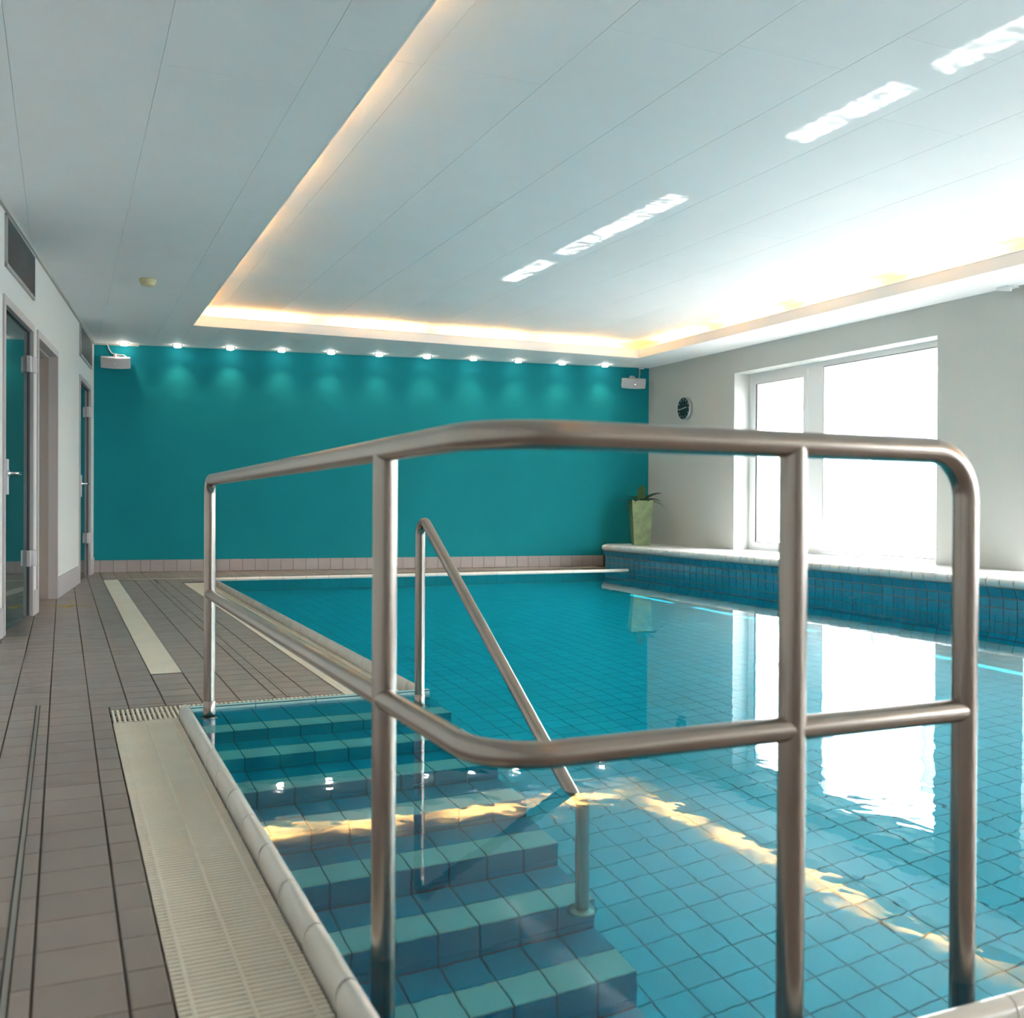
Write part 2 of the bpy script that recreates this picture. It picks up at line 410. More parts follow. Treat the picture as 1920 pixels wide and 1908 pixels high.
# cove: lip, hidden trough, back
CX0, CX1, CY0, CY1 = 1.250, 6.690, -4.40, 11.070
for nm, b in (('left', (CX0-.012, CX0, CY0-.012, CY1+.012)), ('right', (CX1, CX1+.012, CY0-.012, CY1+.012)), ('far', (CX0, CX1, CY1, CY1+.012)), ('near', (CX0, CX1, CY0-.012, CY0))):
    obj('cove_lip', MB().box(*b, ZC-.001, ZC+.108).box(b[0]-.003, b[1]+.003, b[2]-.003, b[3]+.003, ZC+.100, ZC+.108), M['ceiling'], ceiling)
tr = MB().box(CX0-.15, CX0-.012, CY0-.15, CY1+.15, ZC+.014, ZC+.022).box(CX1+.012, CX1+.15, CY0-.15, CY1+.15, ZC+.014, ZC+.022)
tr.box(CX0, CX1, CY1+.012, CY1+.15, ZC+.014, ZC+.022).box(CX0, CX1, CY0-.15, CY0-.012, ZC+.014, ZC+.022)
tr.box(CX0-.16, CX0-.15, CY0-.16, CY1+.16, ZC+.014, ZM+.02).box(CX1+.15, CX1+.16, CY0-.16, CY1+.16, ZC+.014, ZM+.02)
tr.box(CX0-.15, CX1+.15, CY1+.15, CY1+.16, ZC+.014, ZM+.02).box(CX0-.15, CX1+.15, CY0-.16, CY0-.15, ZC+.014, ZM+.02)
obj('cove_trough', tr, M['ceiling'], ceiling)
# warm tubes lying in the trough
tube_me = MB().lathe([(0, -.60), (.012, -.45), (.012, .45), (0, .45)], n=10).mesh('tube', M['tube'])
cap_me = MB().box(-.60, .60, -.016, .016, -.034, -.012).mesh('holder', M['pvc'])
NTH = ['first', 'second', 'third', 'fourth', 'fifth', 'sixth', 'seventh', 'eighth', 'ninth', 'tenth', 'eleventh']
def light_tube(c, d, where, k):
    t = thing('light_tube', c, NTH[k]+' tube lamp hidden behind the cove lip '+where, 'lamp', 'warm tube lamps in the cove '+where)
    inst('tube', tube_me, frame(c, *((Y, Z) if abs(d.x) > .5 else (Z, X))), t)
    inst('holder', cap_me, frame(c, d, Z.cross(d)), t)
ZT = ZC+.058
for k in range(4): light_tube(Vector((1.98+1.34*k, CY1+.085, ZT)), X, 'along the teal wall from the doors', k)
for k in range(11): light_tube(Vector((CX1+.085, 10.35-1.36*k, ZT)), Y, 'on the window side from the teal wall', k)
for k in range(11): light_tube(Vector((CX0-.085, 10.35-1.36*k, ZT)), Y, 'on the door side from the teal wall', k)

# ================================================================== WALLS
ops = [(-5.345, -4.16, 2.135), (-3.945, -2.79, 2.135), (-1.075, .03, 2.14)]   # door openings s0,s1,height
def wall_with_holes():
    w = MB(); s = -20.5
    w.obox(LW(s, -1.7), dA*21.1, -nA*.3, Z*1.6)
    for a, b, h in ops:
        w.obox(LW(s, -.2), dA*(a-s), -nA*.3, Z*3.0); w.obox(LW(a, h), dA*(b-a), -nA*.3, Z*(2.8-h)); s = b
    w.obox(LW(s, -.2), dA*(.62-s), -nA*.3, Z*3.0); return w
wall_left = struct(obj('wall_left', wall_with_holes(), M['white_wall']))
wb = MB().obox(BW(-.4, -1.7), dB*8.6, -nB*.3, Z*4.5)
wall_back = struct(obj('wall_back', wb, M['teal']))
wall_front = struct(obj('wall_front', MB().box(-4, 8, -6.7, -6.4, -1.7, 3.0), M['white_wall']))
struct(obj('trim_1', MB().obox(LW(-20, ZC-.022), dA*20.44, nA*.02, Z*.022), M['trim']))
struct(obj('trim_2', MB().obox(BW(.33, ZC-.016), dB*.5, nB*.016, Z*.016), M['trim']))
# right wall with windows; the last two are unseen, added for more light
WINS = [(6.87, 9.93), (2.88, 5.94), (-1.11, 1.95), (-5.10, -2.04)]
WZ0, WZ1, XO = .30, 2.41, 7.66
wr = MB(); y = 13.4
for a, b in WINS:
    wr.box(XR, XO, b, y, -1.7, 3.0); wr.box(XR, XO, a, b, WZ1, 3.0); wr.box(XR, XO, a, b, -1.7, WZ0-.005); y = a
wr.box(XR, XO, -6.6, y, -1.7, 3.0)
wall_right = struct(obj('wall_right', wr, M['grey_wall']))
def ring(mb, x0, x1, y0, y1, z0, z1, w):
    wl_, wr_, wb_, wt_ = w
    mb.box(x0, x1, y0, y0+wl_, z0, z1).box(x0, x1, y1-wr_, y1, z0, z1)
    mb.box(x0, x1, y0+wl_, y1-wr_, z0, z0+wb_).box(x0, x1, y0+wl_, y1-wr_, z1-wt_, z1)
for i, (a, b) in enumerate(WINS):
    sh = a-6.87
    fr = MB(); ring(fr, 7.555, 7.625, a, b, WZ0, WZ1, (.075, .055, .045, .065))
    fr.box(7.555, 7.625, 8.635+sh, 8.90+sh, WZ0+.04, WZ1-.06)
    win = struct(obj('window_%d' % (i+1), fr, M['pvc']))
    sa = MB(); ring(sa, 7.545, 7.60, 8.895+sh, 9.875+sh, .34, 2.35, (.065, .085, .065, .08))
    obj('sash', sa, M['pvc'], win)
    se = MB(); ring(se, 7.5435, 7.56, 8.952+sh, 9.797+sh, .397, 2.278, (.007, .007, .007, .007))
    ring(se, 7.553, 7.57, 6.937+sh, 8.643+sh, .338, 2.352, (.007, .007, .007, .007))
    obj('glazing_seal', se, M['seal'], win)
    obj('sill', MB().box(XR-.0005, 7.556, a+.001, b-.001, .2955, .3035), M['white_tile'], win)
    be = MB(); ring(be, 7.540, 7.56, 8.940+sh, 9.812+sh, .385, 2.292, (.012, .012, .012, .012))
    ring(be, 7.550, 7.57, 6.925+sh, 8.658+sh, .326, 2.364, (.012, .012, .012, .012))
    obj('glazing_bead', be, M['pvc'], win)
    obj('pane', MB().add([(7.585, 8.95+sh, .39), (7.585, 9.80+sh, .39), (7.585, 9.80+sh, 2.28), (7.585, 8.95+sh, 2.28)], [(3,2,1,0)]), M['glass'], win)
    obj('pane', MB().add([(7.595, 6.93+sh, .335), (7.595, 8.65+sh, .335), (7.595, 8.65+sh, 2.36), (7.595, 6.93+sh, 2.36)], [(3,2,1,0)]), M['glass'], win)

# skirtings
bb = struct(obj('baseboard_back', MB().obox(BW(.335, -.01), dB*6.5, nB*.004, Z*.155), M['grout']))
e = .404; xs = [.345, .404, .55, .70, .85, .958] + [1.108+.1507*k for k in range(0, 39)]
for x0, x1 in zip(xs, xs[1:]):
    if x1 > 6.75: break
    c = BW((x0+x1)/2, .074, .004)
    inst('skirting_tile', tile_mesh((x1-x0)/dB.x-.004, .142, M['skirt']), frame(c, dB, Z), bb)
bl = MB()
for a, b in ((-20, -5.375), (-4.135, -3.965), (-2.765, -1.10), (.05, .45)): bl.obox(LW(a, -.01), dA*(b-a), nA*.012, Z*.19)
struct(obj('baseboard_left', bl, M['skirt_plain']))

# ================================================================== DOORS
def lbox(mb, s0, s1, z0, z1, o0, o1): return mb.obox(LW(s0, z0, o0), dA*(s1-s0), nA*(o1-o0), Z*(z1-z0))
def door_frame(n, s0, s1, h, deep):
    f = MB()
    lbox(f, s0, s0+.055, 0, h, -.06, .012); lbox(f, s1-.055, s1, 0, h, -.06, .012); lbox(f, s0+.055, s1-.055, h-.055, h, -.06, .012)
    return struct(obj('door_%d' % n, f, M['jamb']))
def glass_door(n, s0, s1, h):
    d = door_frame(n, s0, s1, h, .06)
    obj('glass_leaf', lbox(MB(), s0+.05, s1-.05, .008, h-.05, -.030, -.020), M['dark_glass'], d)
    obj('seal', lbox(lbox(lbox(MB(), s0+.055, s0+.062, 0, h-.055, -.0195, -.010), s1-.062, s1-.055, 0, h-.055, -.0195, -.010), s0+.055, s1-.055, h-.064, h-.055, -.0195, -.010), M['seal'], d)
    for z in (.37, 1.79):
        hg = obj('hinge', lbox(MB(), s1-.145, s1-.075, z, z+.115, -.0195, .004), M['hinge'], d)
        hb = MB().lathe([(0, 0), (.016, 0), (.020, .006), (.020, .109), (.016, .115), (0, .115)], LW(s1-.055, z, .008), Z, 14)
        lbox(hb, s1-.058, s1-.006, z, z+.115, .018, .030)
        obj('hinge_barrel', hb, M['hinge'], hg)
    lp = MB(); lbox(lp, s0+.058, s0+.135, .89, 1.115, -.0195, .016)
    lk = obj('lock_case', lp, M['hinge'], d, label='light grey lock case on the glass leaf')
    hd = MB().lathe([(0, 0), (.024, 0), (.024, .008), (.010, .010), (.010, .03)], LW(s0+.10, 1.025, .016), nA, 16)
    hd.tube([LW(s0+.10, 1.025, .02), LW(s0+.10, 1.025, .055), LW(s0+.106, 1.025, .066), LW(s0+.12, 1.025, .07), LW(s0+.225, 1.025, .07)], .0095, 12)
    obj('door_handle', hd, M['chrome'], lk)
    rm = MB(); lbox(rm, s0, s1, -.05, h+.05, -1.3, -1.28)
    return d
glass_door(1, -5.36, -4.145, 2.145)
d2 = door_frame(2, -3.96, -2.775, 2.145, .2)
rv = MB(); lbox(rv, -3.905, -3.895, 0, 2.09, -.26, -.06); lbox(rv, -2.84, -2.83, 0, 2.09, -.26, -.06); lbox(rv, -3.905, -2.83, 2.075, 2.09, -.26, -.06)
obj('reveal_lining', rv, M['reveal'], d2)
lf = obj('door_leaf', lbox(MB(), -3.895, -2.84, .006, 2.075, -.25, -.20), M['reveal'], d2)
hd = MB().lathe([(0, 0), (.022, 0), (.022, .008), (.010, .010), (.010, .03)], LW(-3.80, 1.03, -.20), nA, 14)
hd.tube([LW(-3.80, 1.03, -.19), LW(-3.80, 1.03, -.155), LW(-3.79, 1.03, -.147), LW(-3.68, 1.03, -.145)], .0095, 10)
obj('door_handle', hd, M['chrome'], lf)
glass_door(3, -1.09, .045, 2.15)
# dark sheet standing in for the unlit room behind the glass leaves
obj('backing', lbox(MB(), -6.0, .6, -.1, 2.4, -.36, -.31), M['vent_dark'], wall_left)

# ================================================================== AIR VENTS
def vent(s0, s1, z0, z1, label):
    t = thing('air_vent', LW((s0+s1)/2, z0), label, 'vent', None)
    f = MB(); lbox(f, s0, s0+.03, z0, z1, 0, .016); lbox(f, s1-.012, s1, z0, z1, 0, .016); lbox(f, s0, s1, z0, z0+.025, 0, .016); lbox(f, s0, s1, z1-.02, z1, 0, .016)
    obj('frame', f, M['vent'], t)
    obj('back_plate', lbox(MB(), s0+.01, s1-.01, z0+.01, z1-.01, .0005, .003), M['vent_dark'], t)
    lv = MB(); n = 30
    for k in range(n):
        z = z0+.028+(z1-z0-.05)*k/n
        lv.obox(LW(s0+.03, z, .003), dA*(s1-s0-.042), nA*.007+Z*-.002, Z*.0022)
    obj('louvres', lv, M['vent'], t, kind='stuff')
vent(-5.30, -4.145, 2.33, 2.665, 'grey louvred air vent high on the wall above the nearer glass door')
vent(-1.07, .09, 2.345, 2.672, 'grey louvred air vent in the far corner above the last door beside the teal wall')

# ================================================================== POOL
pool = thing('swimming_pool', (3.9, 6.0, ZF), 'rectangular indoor pool lined with turquoise blue tiles below the windows', 'pool')
sh = MB()
sh.box(.30, PR+.3, PN-.12, far_y(1.4)+.2, ZF-.2, ZF-.006)
sh.box(.424, PX0-.004, PN-.12, 4.17, ZF-.1, -.002)                     # niche side
sh.box(.424, PX1-.004, PK+.004, 4.17, ZF-.1, -.002)                    # under the kerb
sh.box(1.404, PX1-.004, 4.15, far_y(1.4)+.1, ZF-.1, -.002)             # left side
sh.box(.424, PR+.2, PN-.12, PN-.004, ZF-.1, -.002)                     # near side
sh.obox((1.40, far_y(1.40)+.004, ZF-.1), (5.2, -.05*5.2, 0), (0, .12, 0), (0, 0, 1.36))
sh.box(PR+.004, PR+.12, PN-.1, far_y(PR)+.1, ZF-.1, -.002)
obj('basin_shell', sh, M['pool_grout'], pool)
TU, TV = .1205, .118
pt = []
ny = int((far_y(1.5)-PN)/TV)+1
nx = int((PR-PX0)/TU)+1
for i in range(nx):
    for k in range(ny):
        cx, cy = 1.400+TU*(i-8+.5), 2.07+TV*(k-8+.5)
        if cx-TU/2 < PX0-.01 or cx+TU/2 > PR+.06 or cy < PN+.02 or cy+TV/2 > far_y(cx)+.02: continue
        if cx < 1.40 and cy > 2.07: continue
        pt.append((Vector((cx, cy, ZF-.006)), X, Y, TU-.0038, TV-.0038))
spread_tiles('pool_tile', 'pool_floor_tiling', pt, M['pool'], pool)
wt = MB()
for r in range(10):
    zc = -.055 - .1235*r - .006
    for k in range(int((far_y(PR)-PN)/TU)): wt.tile((PR+.004, PN+TU*(k+.5), zc), -Y, Z, TU-.004, .119)
    for k in range(int((far_y(1.45)-PK)/TU)): wt.tile((PX1-.004, PK+TU*(k+.5), zc), Y, Z, TU-.004, .119)
    dF = Vector((1, -.05, 0)).normalized()
    for k in range(int((PR-PX1)/TU)): wt.tile(Vector((PX1+TU*(k+.5), far_y(PX1+TU*(k+.5))+.004, zc)), dF, Z, TU-.004, .119)
    for k in range(int((PR-PX0)/TU)): wt.tile((PX0+TU*(k+.5), PN-.004, zc), -X, Z, TU-.004, .119)
    for k in range(int((PK-PN)/TU)): wt.tile((PX0-.004, PN+TU*(k+.5), zc), Y, Z, TU-.004, .119)
obj('wall_tiling', wt, M['pool'], pool, kind='stuff')
for yy, zz in ((6.91, -.03), (4.3, -.03)):  # plain white discs on the pool wall just under the water
    obj('wall_disc', MB().lathe([(0, .012), (.02, .014), (.034, .012), (.038, .004), (.038, 0)], (PR-.002, yy, zz), -X, 18), M['pvc'], pool, label='round white wall disc')
for yy in (4.9, 6.0, 7.6, 9.2):
    obj('side_inlet', MB().lathe([(0, .010), (.03, .012), (.045, .004), (.045, 0)], (PX1+.002, yy, -.2), X, 16), M['pool_grout'], pool)

# coping: glazed half-round pieces
CP = [(0, -.02), (0, .026), (.003, .038), (.009, .047), (.018, .0525), (.026, .0525), (.034, .048), (.040, .041), (.0445, .030), (.0455, .015), (.0455, -.055), (.03, -.055)]
def coping_piece(o, u, L): return MB().prism(CP, o, u, Z, L, True, True)
def coping_run(start, u, d, n, L, name='coping_tile', m=None, first=None):
    d = Vector(d).normalized(); g = .0075
    me = MB().prism(CP, (0,0,0), X, Z, (0, L-g, 0), True, True).mesh('coping', m or M['coping'])
    for k in range(n):
        c = Vector(start)+d*(L*k+g/2)
        mt = Matrix(((u[0], d.x, 0, c.x), (u[1], d.y, 0, c.y), (0, 0, 1, c.z), (0,0,0,1)))
        inst(name, me, mt, pool)
LCP = .2435
CB = [(.002, -.05), (.002, .024), (.0075, .0405), (.018, .0500), (.026, .0500), (.0365, .0405), (.0430, .028), (.0430, -.05)]
def coping_bed(o, u, L): obj('coping_bed', MB().prism(CB, o, u, Z, L, True, True), M['dark_grout'], pool)
coping_bed((.4215, 1.18, 0), X, (0, 2.98, 0)); coping_bed((1.4035, 4.17, 0), X, (0, 6.5, 0))
coping_bed((.45, PN-.0455, 0), Y, (6.0, 0, 0))
obj('kerb_bed', MB().box(PX0-.01, PX1, PK+.0015, PK+.0285, -.05, .0475), M['pool_grout'], pool)
y_first = 4.148 - LCP*math.ceil((4.148-1.1)/LCP)
js = 3.352 + .0
ny0 = 3.352-LCP*9      # joints measured at 3.352, 2.880, 2.637, 2.394 ...
yj = 2.3935
st = yj-LCP*5
coping_run((.4215, st, 0), (1, 0), (0, 1, 0), 12, LCP)
obj('coping_tile', coping_piece((.4215, st+12*LCP+.0016, 0), X, (0, 4.165-(st+12*LCP)-.003, 0)), M['coping'], pool)
coping_run((1.4035, 4.34-.03, 0), (1, 0), (0, 1, 0), 26, LCP)
obj('coping_tile', coping_piece((1.4035, 4.165, 0), X, (0, .142, 0)), M['coping'], pool)
# niche kerb: flat-faced light turquoise pieces
KP = [(0, -.05), (0, .040), (.003, .0465), (.008, .0495), (.028, .0495), (.030, .047), (.030, -.05)]
kx = [PX0-.01, .7095, .953, 1.1965, PX1+.002]
for a, b in zip(kx, kx[1:]):
    obj('kerb_tile', MB().prism(KP, (a+.0015, PK, 0), Y, Z, (b-a-.003, 0, 0), True, False), M['kerb'], pool)
# far coping and near coping
dF = Vector((1, -.05, 0)).normalized()
for k in range(20):
    o = Vector((1.43+LCP*k, far_y(1.43+LCP*k)+.0455, 0)); obj('coping_tile', MB().prism(CP, o, Vector((-.05, -1, 0)).normalized(), Z, dF*(LCP-.003), True, True), M['coping'], pool)
for k in range(25):
    o = Vector((.45+LCP*k, PN-.0455, 0)); obj('coping_tile', MB().prism(CP, o, Y, Z, X*(LCP-.003), True, True), M['coping'], pool)

# water
wv = [(PX0-.012, PN-.012), (PR+.02, PN-.012), (PR+.02, far_y(PR)+.012), (PX1-.012, far_y(PX1)+.012), (PX1-.012, PK+.012), (PX0-.012, PK+.012), (PR+.02, PK+.012)]
wm = MB().add([(a, b, WAT) for a, b in wv], [(0,1,6,4,5), (4,6,2,3)], True)
water = tag(obj('pool_water', wm, M['water'], at=(3.5, 6, WAT)), 'clear blue still water filling the tiled pool to its brim', 'water', kind='stuff')

# ------------------------------------------------------------------ submerged stairs
stairs = thing('pool_stairs', (.93, 3.0, ZF), 'submerged tiled stairs with pale step edges in the pool corner', 'stairs')
Y0, TR, D0, RI, XE = 3.713, .2349, .010, .1612, 1.400
jx = [PX0+.002] + [.566+.1192*k for k in range(8)]
for k in range(8):
    yk = Y0-TR*k; yb = PK-.001 if k == 0 else Y0-TR*(k-1); zt = WAT-D0-RI*k
    zb = zt-RI if k < 7 else ZF
    core = obj('step', MB().box(PX0+.001, XE-.006, yk+.006, yb+.004, ZF-.004, zt-.006), M['pool_grout'], stairs)
    for a, b in zip(jx, jx[1:]):
        cx, w = (a+b)/2, b-a-.0045
        inst('nosing_tile', tile_mesh(w, .1155, M['nosing']), frame((cx, yk+.0585, zt-.006), X, Y), core)
        d = yb-(yk+.1175)
        inst('tread_tile', tile_mesh(w, d-.004, M['step_tile']), frame((cx, yk+.1175+d/2, zt-.006), X, Y), core)
        hr = zt-.007-zb
        hi = min(.118, hr-.03)
        inst('riser_tile', tile_mesh(w, hi-.003, M['step_tile']), frame((cx, yk+.006, zt-.007-hi/2), X, Z), core)
        inst('riser_strip', tile_mesh(w, hr-hi-.003, M['step_tile']), frame((cx, yk+.006, zt-.007-hi-(hr-hi)/2), X, Z), core)
    sb = MB()
    for q in range(max(1, round((zt-ZF)/.12))):
        h = (zt-.007-ZF)/max(1, round((zt-ZF)/.12))
        sb.tile((XE-.006, (yk+yb)/2, ZF+h*(q+.5)), Y, Z, yb-yk-.004, h-.004)
    obj('side_tiling', sb, M['pool'], core, kind='stuff')

# ================================================================== GRATINGS
def grating(name, x0, x1, y0, y1, label, pitch, ridges, z=.0):
    t = thing(name, ((x0+x1)/2, (y0+y1)/2, -.02), label, 'grating')
    obj('channel', MB().box(x0-.002, x1+.03, y0, y1, -.2, -.03), M['trough'], t)
    obj('base_plate', MB().box(x0+.001, x1-.003, y0+.002, y1-.002, -.020, -.0032), M['plastic'], t)
    b = MB(); y = y0+.004
    while y < y1-.01:
        h = .0062
        b.prism([(0, -.018), (pitch*.78, -.018), (pitch*.72, -.001+z), (pitch*.60, .0008+z), (pitch*.18, .0008+z), (pitch*.08, -.001+z)], (x0+.0005, y, 0), Y, Z, (x1-x0-.003, 0, 0))
        y += pitch
    obj('slat_row', b, M['plastic_dots'], t, kind='stuff')
    for r in ridges: obj('ridge', MB().prism([(-.005, -.02), (.005, -.02), (.004, 0), (.0025, .0010), (-.0025, .0010), (-.004, 0)], (r, y0, 0), X, Z, (0, y1-y0, 0)), M['plastic'], t)
    return t
grating('drain_grating', .1785, .4205, 1.13, 4.156, 'wide cream ribbed overflow grating beside the white coping in front', .0172, [.2035, .298, .3925])
grating('overflow_grating', 1.150, 1.402, 4.162, 10.93, 'long cream overflow grating running along the far pool edge behind the steel rails', .0172, [1.175, 1.27, 1.365])
# comb grating crossing in front of the steps
def comb(name, o, d, L, depth, label, pitch=.0187, r=.0055):
    o, d = Vector(o), Vector(d).normalized(); p = Vector((-d.y, d.x, 0))
    t = thing(name, o+d*L/2-Z*.02, label, 'grating')
    obj('channel', MB().obox(o-Z*.2-p*.0, d*L, p*depth, Z*.165), M['trough'], t)
    n = int(L/pitch); b = MB().prism([(-r, -.018), (r, -.018), (r, -.003), (r*.6, 0.0005), (-r*.6, 0.0005), (-r, -.003)], (0,0,0), X, Z, (0, depth-.012, 0))
    if n < 300 and depth > .15:
        me = b.mesh('bar', M['plastic'])
        for k in range(n): inst('grating_bar', me, frame(o+d*(pitch*(k+.5))+p*.006, d, p), t)
    else:
        bb_ = MB()
        for k in range(n): bb_.prism([(-r, -.018), (r, -.018), (r, 0), (-r, 0)], o+d*(pitch*(k+.5)), d, Z, p*depth)
        obj('bar_row', bb_, M['plastic'], t, kind='stuff')
    for f in ((.09, .52, .985) if depth > .15 else (.5,)):
        obj('cross_bar', MB().obox(o+p*(depth*f-.005)-Z*.016, d*L, p*.009, Z*.0145), M['plastic'], t)
    return t
comb('comb_grating', (.1785, 4.160, 0), X, .97, .266, 'cream comb shaped grating crossing the deck in front of the pool stairs')
comb('comb_grating', (.40, 11.66, 0), dB, 5.9, .10, 'thin cream comb grating across the deck in front of the teal wall skirting')
tag(obj('drain_cover', MB().box(.3995, .5455, 5.258, 11.60, -.03, .0012).box(.3995, .5455, 5.258, 5.262, -.03, .0016), M['plastic'], at=(.47, 8.4, 0)), 'long flat cream drain cover strip set in the tiled walkway', 'drain')

# ================================================================== LEDGE UNDER THE WINDOWS
ledge = thing('tiled_ledge', (6.9, 6.0, 0), 'long blue tiled ledge with rounded white edge under the windows', 'ledge')
YL0, YL1 = -6.3, 11.37
lb = MB()
prof = [(6.392, -.10), (6.392, .163), (6.358, .246), (6.358, .300), (XR-.001, .300), (XR-.001, -.10)]
lb.prism(prof, (0, YL0, 0), X, Z, (0, YL1-YL0, 0))
c1, c2 = Vector((6.392, YL1, -.1)), BW(6.72, -.1, .002)
w1 = BW(XR-.001, -.1, .002)
lb.add([c1, c2, w1, (XR-.001, YL1, -.1), c1+Z*.4, c2+Z*.4, w1+Z*.4, Vector((XR-.001, YL1, .3))], [(4,7,6,5), (0,4,5,1), (1,5,6,2), (0,1,2,3)])
obj('ledge_core', lb, M['ledge_grout'], ledge)
tp = MB(); tp.box(6.43, XR-.001, YL0, YL1, .299, .3035)
tp.add([Vector((6.43, YL1, .3035)), Vector((XR-.001, YL1, .3035)), BW(XR-.001, .3035, .002), BW(6.74, .3035, .002)], [(0,1,2,3)])
obj('ledge_top', tp, M['white_tile'], ledge)
BN = [(.092, .300), (.092, .312), (.06, .3175), (.036, .3180), (.020, .3145), (.008, .3055), (.001, .2930), (-.001, .2790), (.003, .2650), (.012, .2530), (.024, .2470), (.05, .2470)]
TL = .1205
bn_me = MB().prism([(a-.002, b) for a, b in BN], (6.338, 0, 0), X, Z, (0, TL-.008, 0), True, True).mesh('bullnose', M['white_tile'])
r1u = Vector((6.352-6.386, 0, .244-.165)); r1h = r1u.length; r1u.normalize()
obj('edge_bed', MB().prism([(.09, .300), (.09, .308), (.036, .3125), (.022, .309), (.010, .300), (.005, .290), (.004, .279), (.009, .267), (.018, .257), (.05, .251)], (6.337, YL0, 0), X, Z, (0, YL1-YL0-.004, 0)), M['dark_grout'], ledge)
rest = MB(); rest2 = MB()
for k in range(int((YL1-YL0)/TL)):
    y = YL1-TL*(k+1)
    if y > 4.5:
        inst('edge_tile', bn_me, Matrix.Translation((0, y+.004, 0)), ledge)
        inst('face_tile', tile_mesh(TL-.008, r1h-.007, M['pool_mid']), frame(Vector((6.3755, y+TL/2, .2045)), -Y, r1u), ledge)
        inst('face_tile', tile_mesh(TL-.008, .0695, M['pool_mid']), frame((6.391, y+TL/2, .1255), -Y, Z), ledge)
        inst('face_tile', tile_mesh(TL-.008, .116, M['pool_mid']), frame((6.391, y+TL/2, .0275), -Y, Z), ledge)
    else:
        rest.prism([(a-.002, b) for a, b in BN], (6.338, y+.0015, 0), X, Z, (0, TL-.003, 0), True, True)
        rest2.tile((6.3755, y+TL/2, .2045), -Y, r1u, TL-.0045, r1h-.004); rest2.tile((6.391, y+TL/2, .1255), -Y, Z, TL-.0045, .0715); rest2.tile((6.391, y+TL/2, .0275), -Y, Z, TL-.0045, .118)
obj('edge_tiling', rest, M['white_tile'], ledge, kind='stuff'); obj('face_tiling', rest2, M['pool_mid'], ledge, kind='stuff')

# ================================================================== STEEL RAILS
def rounded(pts, rad, n=8):
    pts = [Vector(p) for p in pts]; out = [pts[0]]
    for i in range(1, len(pts)-1):
        a, b, c = pts[i-1], pts[i], pts[i+1]; r = rad[i-1] if isinstance(rad, (list, tuple)) else rad
        u, v = (a-b).normalized(), (c-b).normalized(); ang = u.angle(v)
        t = r/math.tan(ang/2); ctr = b + (u+v).normalized()*(r/math.sin(ang/2))
        p0, p1 = b+u*t, b+v*t; e0, e1 = p0-ctr, p1-ctr; th = e0.angle(e1)
        for k in range(n+1):
            q = k/n
            out.append(ctr + (e0*math.sin((1-q)*th)+e1*math.sin(q*th))/math.sin(th))
    out.append(pts[-1]); return out
P1, P2, P3, P4 = Vector((.513, 3.98, 0)), Vector((.5335, 1.762, 0)), Vector((1.060, 1.28, 0)), Vector((1.433, 1.278, 0))
CO = Vector((.537, 1.28, 0))
rail = thing('stair_railing', (.53, 2.6, ZF), 'tall brushed steel guard railing with two bars around the stair corner', 'railing')
RR = .0213
z1 = WAT-D0-.004
top = rounded([P1+Z*z1, P1+Z*.938, CO+Z*.956, P4+Z*.951, P4+Z*ZF], [.055, .13, .085], 12)
obj('top_rail', MB().tube(top, RR, 22), M['steel'], rail)
mid = rounded([P1+Z*.5035, CO+Z*.5025, P4+Z*.5025], [.105], 12)
obj('middle_rail', MB().tube(mid, RR*.93, 20), M['steel'], rail)
obj('post', MB().tube([P2+Z*ZF, P2+Z*.952], RR*1.04, 22), M['steel'], rail)
obj('post', MB().tube([P3+Z*ZF, P3+Z*.951], RR*1.04, 22), M['steel'], rail)
def flange(p, z, parent, r=.042): obj('base_flange', MB().lathe([(.02, .012), (r-.006, .010), (r, .006), (r, 0)], (p.x, p.y, z), Z, 24), M['steel'], parent)
flange(P1, z1, rail); flange(P2, ZF, rail); flange(P3, ZF, rail); flange(P4, ZF, rail)
obj('sleeve', MB().lathe([(RR, 0), (RR+.0012, .001), (RR+.0012, .074), (RR, .075)], P1+Z*z1, Z, 22), M['steel'], rail)
hr = thing('stair_handrail', (1.325, 3.2, ZF), 'slanting steel handrail dipping into the water at the open end of the steps', 'handrail')
H1, H2 = Vector((1.322, 3.875, 0)), Vector((1.335, 2.497, 0))
zs = WAT-D0-RI*5                # tread it stands on
hp = rounded([H1+Z*z1, H1+Z*.815, H2+Vector((.0, 0, -.012)), H2+Z*zs], [.052, .06], 12)
obj('bent_tube', MB().tube(hp, .0200, 20), M['steel'], hr)
flange(H1, z1, hr); flange(H2, zs, hr)
obj('sleeve', MB().lathe([(.02, 0), (.0212, .001), (.0212, .059), (.02, .06)], H1+Z*z1, Z, 22), M['steel'], hr)

